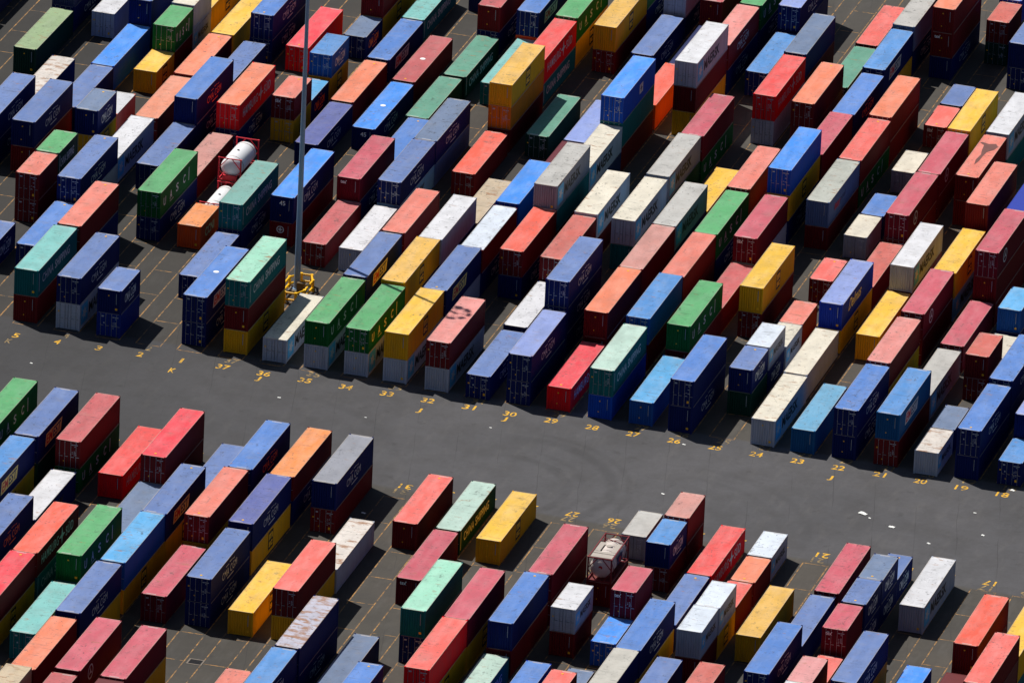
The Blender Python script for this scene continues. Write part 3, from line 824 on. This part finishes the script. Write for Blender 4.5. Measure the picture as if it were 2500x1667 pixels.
def place(r):
    L = r['L']
    if r['blk'] == 'U':
        if L >= 0: return '%s stack behind painted %d' % (r['ord'], 37-L)
        if L >= -5: return '%s stack behind painted %d' % (r['ord'], -L)
        return '%s stack back, %s left of painted 5' % (r['ord'], NUMW[-L-5])
    ref = min((0, 4, 5, 10, 14), key=lambda k: abs(k-L)); d = L-ref; n = 31-ref
    if d == 0: return '%s stack this side of upside-down %d' % (r['ord'], n)
    return '%s stack from aisle, %s %s of upside-down %d' % (r['ord'], NUMW[abs(d)], 'right' if d > 0 else 'left', n)
LOGOW = {'CMA': 'with white lettering', 'CMAo': 'with orange lettering', 'CMA45': 'with white lettering', 'UASC': 'with spaced white letters', 'UASCy': 'with spaced yellow letters',
         'MSC': 'with black square logo', 'MAERSK': 'with black lettering', 'HAMB': 'with white lettering', 'CHINA': 'with white lettering', 'CHINAy': 'with yellowish lettering',
         'K': 'with round white emblem', 'tex': 'with small white end lettering', 'tex2': ''}
def label(r, i):
    n = len(r['tiers']); rk = r['tiers'][i].split(':')[0]
    size = 'short' if r['ln'] < 7 else 'long'
    col = CNAME[rk] if i == 0 else SNAME[rk]
    tier = 'unstacked' if n == 1 else ('top' if i == 0 else ('bottom' if i == n-1 else 'middle'))
    if n == 1: tp = 'alone as'
    else: tp = tier+' of'
    base = '%s %s container, %s %s' % (col, size, tp, place(r))
    ex = LOGOW.get(r['logo'], '') if i == 0 else ''
    if len(base.split()) > 16: base = base.replace(' container,', ',', 1) if False else base.replace(' stack', '', 1)
    full = '%s %s container %s, %s %s' % (col, size, ex, tp, place(r)) if ex else base
    return full if len(full.split()) <= 16 else base

def srgb_mul(c, k): return (c[0]*k, c[1]*k, c[2]*k, 1.0)
def container(r, i, z):
    ln = r['ln']; h = r['hs'][i]; key = r['tiers'][i]; rk, _, sk = key.partition(':')
    rr = random.Random('%s%d%.2f%d' % (r['blk'], r['L'], r['y'], i))
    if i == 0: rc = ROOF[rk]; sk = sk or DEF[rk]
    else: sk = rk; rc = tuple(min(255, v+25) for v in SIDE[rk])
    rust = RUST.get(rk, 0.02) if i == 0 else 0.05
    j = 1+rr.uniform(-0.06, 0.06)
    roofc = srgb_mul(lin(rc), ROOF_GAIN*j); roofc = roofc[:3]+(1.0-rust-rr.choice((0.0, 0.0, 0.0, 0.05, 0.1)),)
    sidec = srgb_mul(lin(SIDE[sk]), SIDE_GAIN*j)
    root = bpy.data.objects.new('short_container' if ln < 7 else 'long_container', None); COL.objects.link(root)
    root.empty_display_size = 0.5
    root.location = (r['x']+hw, r['y']+ln/2, z)
    flip = r['ends'][i] == '0'
    root.rotation_euler.z = (math.pi if flip else 0.0) + rr.uniform(-0.003, 0.003)
    tag(root, label(r, i), 'short container' if ln < 7 else 'long container', 'containers stacked beyond the aisle' if r['blk'] == 'U' else 'containers stacked on the near side of the aisle')
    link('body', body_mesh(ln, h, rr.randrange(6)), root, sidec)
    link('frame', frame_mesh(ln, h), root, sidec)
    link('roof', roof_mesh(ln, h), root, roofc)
    var = rr.randrange(6)
    for s in (-1, 1):
        d = link('door', door_mesh(h, s, var), root, sidec); d.location = (0, -ln/2+0.055, 0)
        for bx in (0.30, 0.82):
            lb = link('locking_bar', bar_mesh(h), d); lb.location = (s*bx, -0.05, 0)
    if not flip:
        if (r['logo'] == 'tex' and i == 0) or (r['logo'] in ('tex2', 'MAERSKt') and i == 1):
            dl = link('door_lettering', doorlogo_mesh('tex', h), root); dl.location = (0, -ln/2+0.02, 0)
    elif (r['logo'] == 'tex' and i == 0) or (r['logo'] == 'tex2' and i == 1):
        e = link('end_lettering', doorlogo_mesh('tex', h), root); e.location = (0, ln/2-0.065, 0); e.rotation_euler.z = math.pi
    elif r['logo'] == 'CMA45':
        e = link('end_lettering', end45_mesh(h) if i == 0 else endring_mesh(h), root); e.location = (0, ln/2-0.024, 0)
    if rk not in ('ye', 'yo') and rr.random() < 0.5:
        v2 = rr.randrange(2)
        for s in (1, -1): link('roof_label', plate_mesh(ln, h, v2, s), root)
    if i == 0 and rk in ('nv', 'nb', 'np', 'ng', 'or', 'rs', 'sa', 'rd', 'mr') and rr.random() < 0.45:
        link('roof_sticker', hazard_mesh(ln, h, rr.choice((1, -1))), root)
    if i == 0 and ln > 13 and r['logo'] in ('-', 'CMA45', 'EVE') and not (r['logo'] == 'CMA45' and len(r['tiers']) > 1):
        link('roof_emblem', disc_mesh(ln, h), root)
    if i == 0 and 'OIL' in r['opt']:
        b = MB(); P_ = [(-1.0, -3.2), (-0.6, -3.9), (0.1, -3.6), (0.9, -3.9), (1.05, -3.6), (0.5, -3.1), (0.35, -1.6), (0.15, -0.4), (0.3, 1.2), (0.1, 2.6), (-0.1, 1.4), (-0.15, 0.0), (-0.25, -1.3), (-0.8, -2.2)]
        n0 = len(b.v); b.v += [(p[0], p[1], h-0.0155) for p in P_]+[(p[0], p[1], h-0.0125) for p in P_]; k = len(P_)
        b.f.append(tuple(range(k, 2*k))); b.m.append(0)
        for q_ in range(k): b.f.append((q_, (q_+1) % k, k+(q_+1) % k, k+q_)); b.m.append(0)
        link('oil_stain', b.mesh('oil_stain', [worn('oil_on_paint', (105, 62, 55), 0.5, 1.6, 1.2)]), root)
    lg = r['logo'] if i == 0 else ''
    if i > 0 and sk == 'NV' and rr.random() < 0.7: lg = 'CMA'
    if i > 0 and sk == 'YE': lg = 'MSC'
    if i > 0 and sk in ('MB', 'WH') and r['logo'] in ('CMA', 'UASC', 'UASCy', 'MSC', 'EVEr', '-'): lg = 'MAERSK'
    if i > 0 and sk == 'TL' and r['logo'] == 'HAMB': lg = 'CHINA'
    if i > 0 and sk == 'GN': lg = 'UASC'
    if lg not in ('', '-', 'tex', 'tex2'):
        for mir in (False, True): link('lettering', logo_mesh(lg, ln, h, mir), root)

# ------------------------------------------------------------------ tank containers
def tank(r, i, z, steel):
    h = 2.591; ln = 6.058; q = ln/2
    fm = T_FR_S if steel else T_FR_R
    tm = T_STEEL if steel else T_WHITE
    root = bpy.data.objects.new('tank_container', None); COL.objects.link(root)
    root.location = (r['x']+hw, r['y']+q, z)
    n = len(r['tiers'])
    tag(root, ('silver' if steel else 'white')+' tank in '+('maroon' if steel else 'red')+' frame, '+('atop ' if n > 1 else '')+place(r), 'tank container', 'tank containers in the stacks')
    b = MB()
    for sx_ in (-1, 1):
        for sy in (-1, 1):
            x0, x1 = sorted((sx_*hw, sx_*(hw-0.13))); y0, y1 = sorted((sy*q, sy*(q-0.13)))
            b.box(x0, x1, y0, y1, 0.118, h-0.118)
            b.box(x0-0.02, x1+0.02, y0-0.02, y1+0.02, 0, 0.118); b.box(x0-0.02, x1+0.02, y0-0.02, y1+0.02, h-0.118, h)
        x0, x1 = sorted((sx_*(hw-0.01), sx_*(hw-0.1)))
        b.box(x0, x1, -q+0.13, q-0.13, 0.03, 0.15)
        if steel: b.box(x0, x1, -q+0.13, q-0.13, h-0.1, h-0.02)
    for sy in (-1, 1):
        y0, y1 = sorted((sy*(q-0.01), sy*(q-0.1)))
        b.box(-hw+0.15, hw-0.15, y0, y1, 0.02, 0.15); b.box(-hw+0.15, hw-0.15, y0, y1, h-0.11, h-0.01)
        for s in (-1, 1):
            b.tube([(s*(hw-0.1), sy*(q-0.06), h*0.55), (s*0.25, sy*(q-0.06), h-0.12)], 0.05, 6)
            b.tube([(s*(hw-0.1), sy*(q-0.06), h*0.45), (s*0.35, sy*(q-0.06), 0.13)], 0.05, 6)
    if steel:
        for s in (-1, 1):
            b.tube([(s*(hw-0.06), -q+0.1, h*0.9), (s*(hw-0.06), -q+1.6, 0.15)], 0.035, 6)
            b.tube([(s*(hw-0.06), q-0.1, h*0.9), (s*(hw-0.06), q-1.6, 0.15)], 0.035, 6)
        b.tube([(-hw+0.06, q-1.0, h-0.06), (hw-0.06, q-1.9, h-0.06)], 0.035, 6); b.tube([(-hw+0.06, q-1.9, h-0.06), (hw-0.06, q-1.0, h-0.06)], 0.035, 6)
    else:
        b.box(-0.75, 0.75, -q+0.02, -q+0.30, 0.15, 0.62)
    link('frame', b.mesh('frame', [fm]), root)
    b = MB(); rad = 1.12; pr = [(-q+0.16, 0.02), (-q+0.2, 0.45), (-q+0.3, 0.8), (-q+0.48, 1.02), (-q+0.7, rad)]
    pr += [(-v[0], v[1]) for v in reversed(pr)]
    n0 = len(b.v); k = 32
    for (yy, r_) in pr:
        for j in range(k):
            a = 2*math.pi*j/k; b.v.append((r_*math.cos(a), yy, 1.33+r_*math.sin(a)))
    for i2 in range(len(pr)-1):
        for j in range(k):
            a = n0+i2*k+j; c_ = n0+i2*k+(j+1) % k
            b.f.append((a, a+k, c_+k, c_)); b.m.append(0)
    t = link('tank', b.mesh('tank', [tm], True), root)
    for yy in ((-1.7, -0.6, 0.6, 1.7) if steel else (-1.9, 1.9)):
        b = MB()
        pts = [(1.135*math.cos(2*math.pi*j/24), yy, 1.33+1.135*math.sin(2*math.pi*j/24)) for j in range(25)]
        for p_, p2 in zip(pts, pts[1:]): b.quad((p_[0], yy-0.06, p_[2]), (p_[0], yy+0.06, p_[2]), (p2[0], yy+0.06, p2[2]), (p2[0], yy-0.06, p2[2]))
        link('band', b.mesh('band', [T_BAND]), t)
    b = MB(); b.tube([(0, 0.3 if steel else -0.2, 2.40), (0, 0.3 if steel else -0.2, 2.52)], 0.28 if steel else 0.12, 16)
    link('manhole_lid', b.mesh('manhole_lid', [T_DARK if not steel else T_BAND]), t)
    if steel:
        b = MB()
        b.box(-1.05, 1.05, -2.6, -1.7, 2.46, 2.49); b.box(-1.05, 1.05, -1.6, -1.15, 2.46, 2.49); b.box(-1.05, -0.55, -1.1, 1.0, 2.46, 2.49); b.box(0.55, 1.05, -1.1, 1.0, 2.46, 2.49)
        link('walkway', b.mesh('walkway', [T_BAND]), root)
        b = MB(); b.box(1.1, 1.13, -0.9, 1.0, 1.0, 1.9, 0); b.box(1.131, 1.135, -0.2, 0.5, 1.15, 1.6, 1)
        link('side_panel', b.mesh('side_panel', [M_NAVYL, M_REDL]), root)
        b = MB(); b.add(star(4, 0.2, 0.2), Matrix(((1, 0, 0, 0.05), (0, 0, -1, -q+0.17), (0, 1, 0, 1.5), (0, 0, 0, 1))), 0)
        link('hazard_sign', b.mesh('hazard_sign', [M_REDL]), root)
T_FR_R = worn('red_frame_paint', (215, 25, 45), 0.3)
T_FR_S = worn('dark_red_frame_paint', (120, 25, 35), 0.3)
T_WHITE = worn('white_tank_paint', (238, 238, 240), 0.18, 0.7, 1.2, 0.35)
T_STEEL = worn('dirty_tank_steel', (214, 202, 194), 0.45, 0.62, 1.6, 0.42)
T_BAND = worn('dull_steel', (178, 168, 158), 0.4, 0.6, 3.0, 0.5); T_DARK = plain('dark_fitting', (70, 70, 75))
ROOF_GAIN = 0.83; SIDE_GAIN = 1.0

rest = MB(); rest_keys = []
for r in ROWS:
    z = sum(r['hs'])
    for i in range(len(r['tiers'])):
        z -= r['hs'][i]
        if r['tiers'][i].startswith('TANK'): tank(r, i, z, r['tiers'][i] == 'TANKS'); continue
        if r['vis'][i] == '1': container(r, i, z)
        else:
            key = r['tiers'][i]; rk, _, sk = key.partition(':')
            sk = (sk or DEF[rk]) if i == 0 else rk
            if sk not in rest_keys: rest_keys.append(sk)
            m = rest_keys.index(sk); h = r['hs'][i]; ln = r['ln']; b = MB(); q = ln/2
            for sg in (1, -1):
                corr_y(b, sg*(hw-0.025), sg, -q+0.14, q-0.14, 0.15, h-0.08); corr_x(b, sg*(q-0.03), sg, -hw+0.14, hw-0.14, 0.15, h-0.1)
                for sy in (1, -1): b.box(*sorted((sg*hw, sg*(hw-0.14))), *sorted((sy*q, sy*(q-0.14))), 0, h)
                b.box(*sorted((sg*(hw-0.005), sg*(hw-0.07))), -q+0.14, q-0.14, 0.03, 0.15); b.box(*sorted((sg*(hw-0.005), sg*(hw-0.07))), -q+0.14, q-0.14, h-0.08, h-0.01)
                b.box(-hw+0.14, hw-0.14, *sorted((sg*(q-0.005), sg*(q-0.1))), 0.02, 0.15); b.box(-hw+0.14, hw-0.14, *sorted((sg*(q-0.005), sg*(q-0.1))), h-0.1, h-0.01)
            b.box(-hw+0.07, hw-0.07, -q+0.1, q-0.1, h-0.06, h-0.02)
            b.m = [m]*len(b.f)
            n = len(rest.v); rest.v += [(v[0]+r['x']+hw, v[1]+r['y']+q, v[2]+z) for v in b.v]
            rest.f += [tuple(n+k for k in f) for f in b.f]; rest.m += b.m
if rest_keys:
    o = link('stacked_containers', rest.mesh('stacked_containers', [worn('old_paint_'+k.lower(), tuple(int(v*0.92) for v in SIDE[k]), 0.5, 0.6, 1.5) for k in rest_keys]))
    o['kind'] = 'stuff'; o['label'] = 'mostly hidden lower containers under and behind the coloured stacks'; o['category'] = 'containers'

# ------------------------------------------------------------------ floodlight mast with yellow guard rail
def build_mast(x, y):
    root = bpy.data.objects.new('floodlight_mast', None); COL.objects.link(root); root.location = (x, y, 0)
    tag(root, 'tall grey floodlight mast rising between container stacks out of frame', 'light mast')
    mp = worn('mast_paint', (128, 152, 178), 0.25, 0.75, 0.6, 0.45)
    b = MB(); zs = [0.35, 0.4, 6, 12, 18, 24, 30, 36, 38.4]
    b.tube([(0, 0, z) for z in zs], [0.34, 0.325]+[0.325-0.175*z/38 for z in zs[2:]], 16)
    b.tube([(0, 0, 0.3), (0, 0, 0.36)], 0.5, 16)
    link('pole', b.mesh('pole', [mp], False), root)
    b = MB(); b.box(-0.75, 0.75, -0.75, 0.75, 0, 0.3)
    link('base_plinth', b.mesh('base_plinth', [worn('concrete', (120, 112, 100), 0.4)]), root)
    b = MB(); b.box(0.25, 1.0, -0.95, -0.45, 0.3, 1.35)
    link('control_box', b.mesh('control_box', [worn('rusty_brown_paint', (92, 74, 48), 0.4)]), root)
    b = MB(); pts = [(1.0*math.cos(2*math.pi*j/24), 1.0*math.sin(2*math.pi*j/24), 37.9) for j in range(25)]
    b.tube(pts, 0.035, 6)
    for j in range(4): b.tube([(0, 0, 37.9), pts[j*6]], 0.04, 6)
    hd = link('head_frame', b.mesh('head_frame', [mp]), root)
    for j in range(8):
        a = 2*math.pi*j/8
        f = MB(); f.box(-0.34, 0.34, -0.12, 0.30, -0.30, 0.28)
        fl = link('floodlight', f.mesh('floodlight', [mp]), root); fl.location = (1.35*math.cos(a), 1.35*math.sin(a), 37.9); fl.rotation_euler = (R(30), 0, a-math.pi/2)
def build_guard():
    yl = worn('yellow_rail_paint', (250, 190, 10), 0.2, 0.7, 1.5, 0.45)
    root = bpy.data.objects.new('guard_rail', None); COL.objects.link(root); root.location = (2.35, 17.75, 0)
    tag(root, 'yellow tubular guard rail around the foot of the mast', 'guard rail')
    c8 = [(1.85, 15.1), (3.05, 15.1), (3.6, 16.2), (3.6, 19.0), (3.1, 20.3), (2.0, 20.3), (1.15, 19.1), (1.15, 16.3)]
    c8 = [(p[0]-2.35, p[1]-17.75) for p in c8]
    for z in (1.15, 0.4):
        b = MB(); b.tube([(p[0], p[1], z) for p in c8+c8[:1]], 0.12, 8); link('rail', b.mesh('rail', [yl]), root)
    for p in c8:
        b = MB(); b.tube([(p[0], p[1], 0), (p[0], p[1], 1.28)], 0.17, 10); b.box(p[0]-0.2, p[0]+0.2, p[1]-0.2, p[1]+0.2, 0, 0.03)
        link('post', b.mesh('post', [yl]), root)
build_mast(2.15, 18.4)
build_guard()

# ------------------------------------------------------------------ small things on the ground
def grate(x, y, where):
    root = bpy.data.objects.new('drain_grate', None); COL.objects.link(root); root.location = (x, y, 0)
    tag(root, 'dark iron drain grate set in the asphalt '+where, 'drain grate')
    b = MB()
    for a in ((-0.75, 0.75, -0.62, -0.48), (-0.75, 0.75, 0.48, 0.62), (-0.75, -0.6, -0.48, 0.48), (0.6, 0.75, -0.48, 0.48)): b.box(*a, 0.002, 0.03)
    link('frame', b.mesh('frame', [plain('concrete_surround', (118, 108, 98), 0.8)]), root)
    b = MB()
    for k in range(9): b.box(-0.58, 0.58, -0.45+k*0.11, -0.41+k*0.11, 0.006, 0.025)
    b.box(-0.6, 0.6, -0.48, 0.48, 0.002, 0.004)
    link('bars', b.mesh('bars', [plain('cast_iron', (30, 30, 36), 0.5)]), root)
grate(20.37, -71.0, 'among the near lane lines')
M_SCRAP = worn('white_scrap', (232, 232, 228), 0.2)
LIT = [(8.7, -8.2, .26, 'in the aisle, below painted 35'), (49.0, -4.3, .28, 'beside painted 26'), (70.0, -14.1, .72, 'the largest one, in the wide aisle'),
       (70.9, -14.9, .22, 'just right of the largest scrap'), (73.5, -16.2, .5, 'second largest, in the wide aisle'), (77.9, -18.7, .3, 'lower right of the two big scraps'),
       (82.4, -14.8, .3, 'in the aisle far below painted 18'), (80.3, -9.8, .24, 'in the aisle below painted 19'), (30.1, -7.5, .2, 'in the aisle below painted 30'),
       (18.0, -9.7, .17, 'in the aisle below painted 33'), (50.4, -16.8, .3, 'in the aisle, above the white and pink near stacks'), (82.4, -3.0, .4, 'touching painted 18'),
       (-16.3, -9.2, .22, 'in the aisle below painted 4'), (24.7, -32.1, .36, 'in shade near upside-down 31')]
for (x, y, s, w) in LIT:
    rr = random.Random(x); b = MB(); n = 5; P_ = []
    for i in range(n+1):
        for j in range(4): P_.append(((i/n-0.5)*s*1.25+rr.uniform(-.04, .04)*s, (j/3-0.5)*s*0.75+rr.uniform(-.05, .05)*s, 0.015+rr.random()*0.10*s))
    b.v = P_
    for i in range(n):
        for j in range(3): b.f.append((i*4+j, (i+1)*4+j, (i+1)*4+j+1, i*4+j+1)); b.m.append(0)
    o = link('litter_scrap', b.mesh('litter_scrap', [M_SCRAP])); o.location = (x, y, 0); o.rotation_euler.z = rr.uniform(-.6, .2)
    tag(o, 'crumpled white scrap '+w, 'litter', 'white scraps on the asphalt')
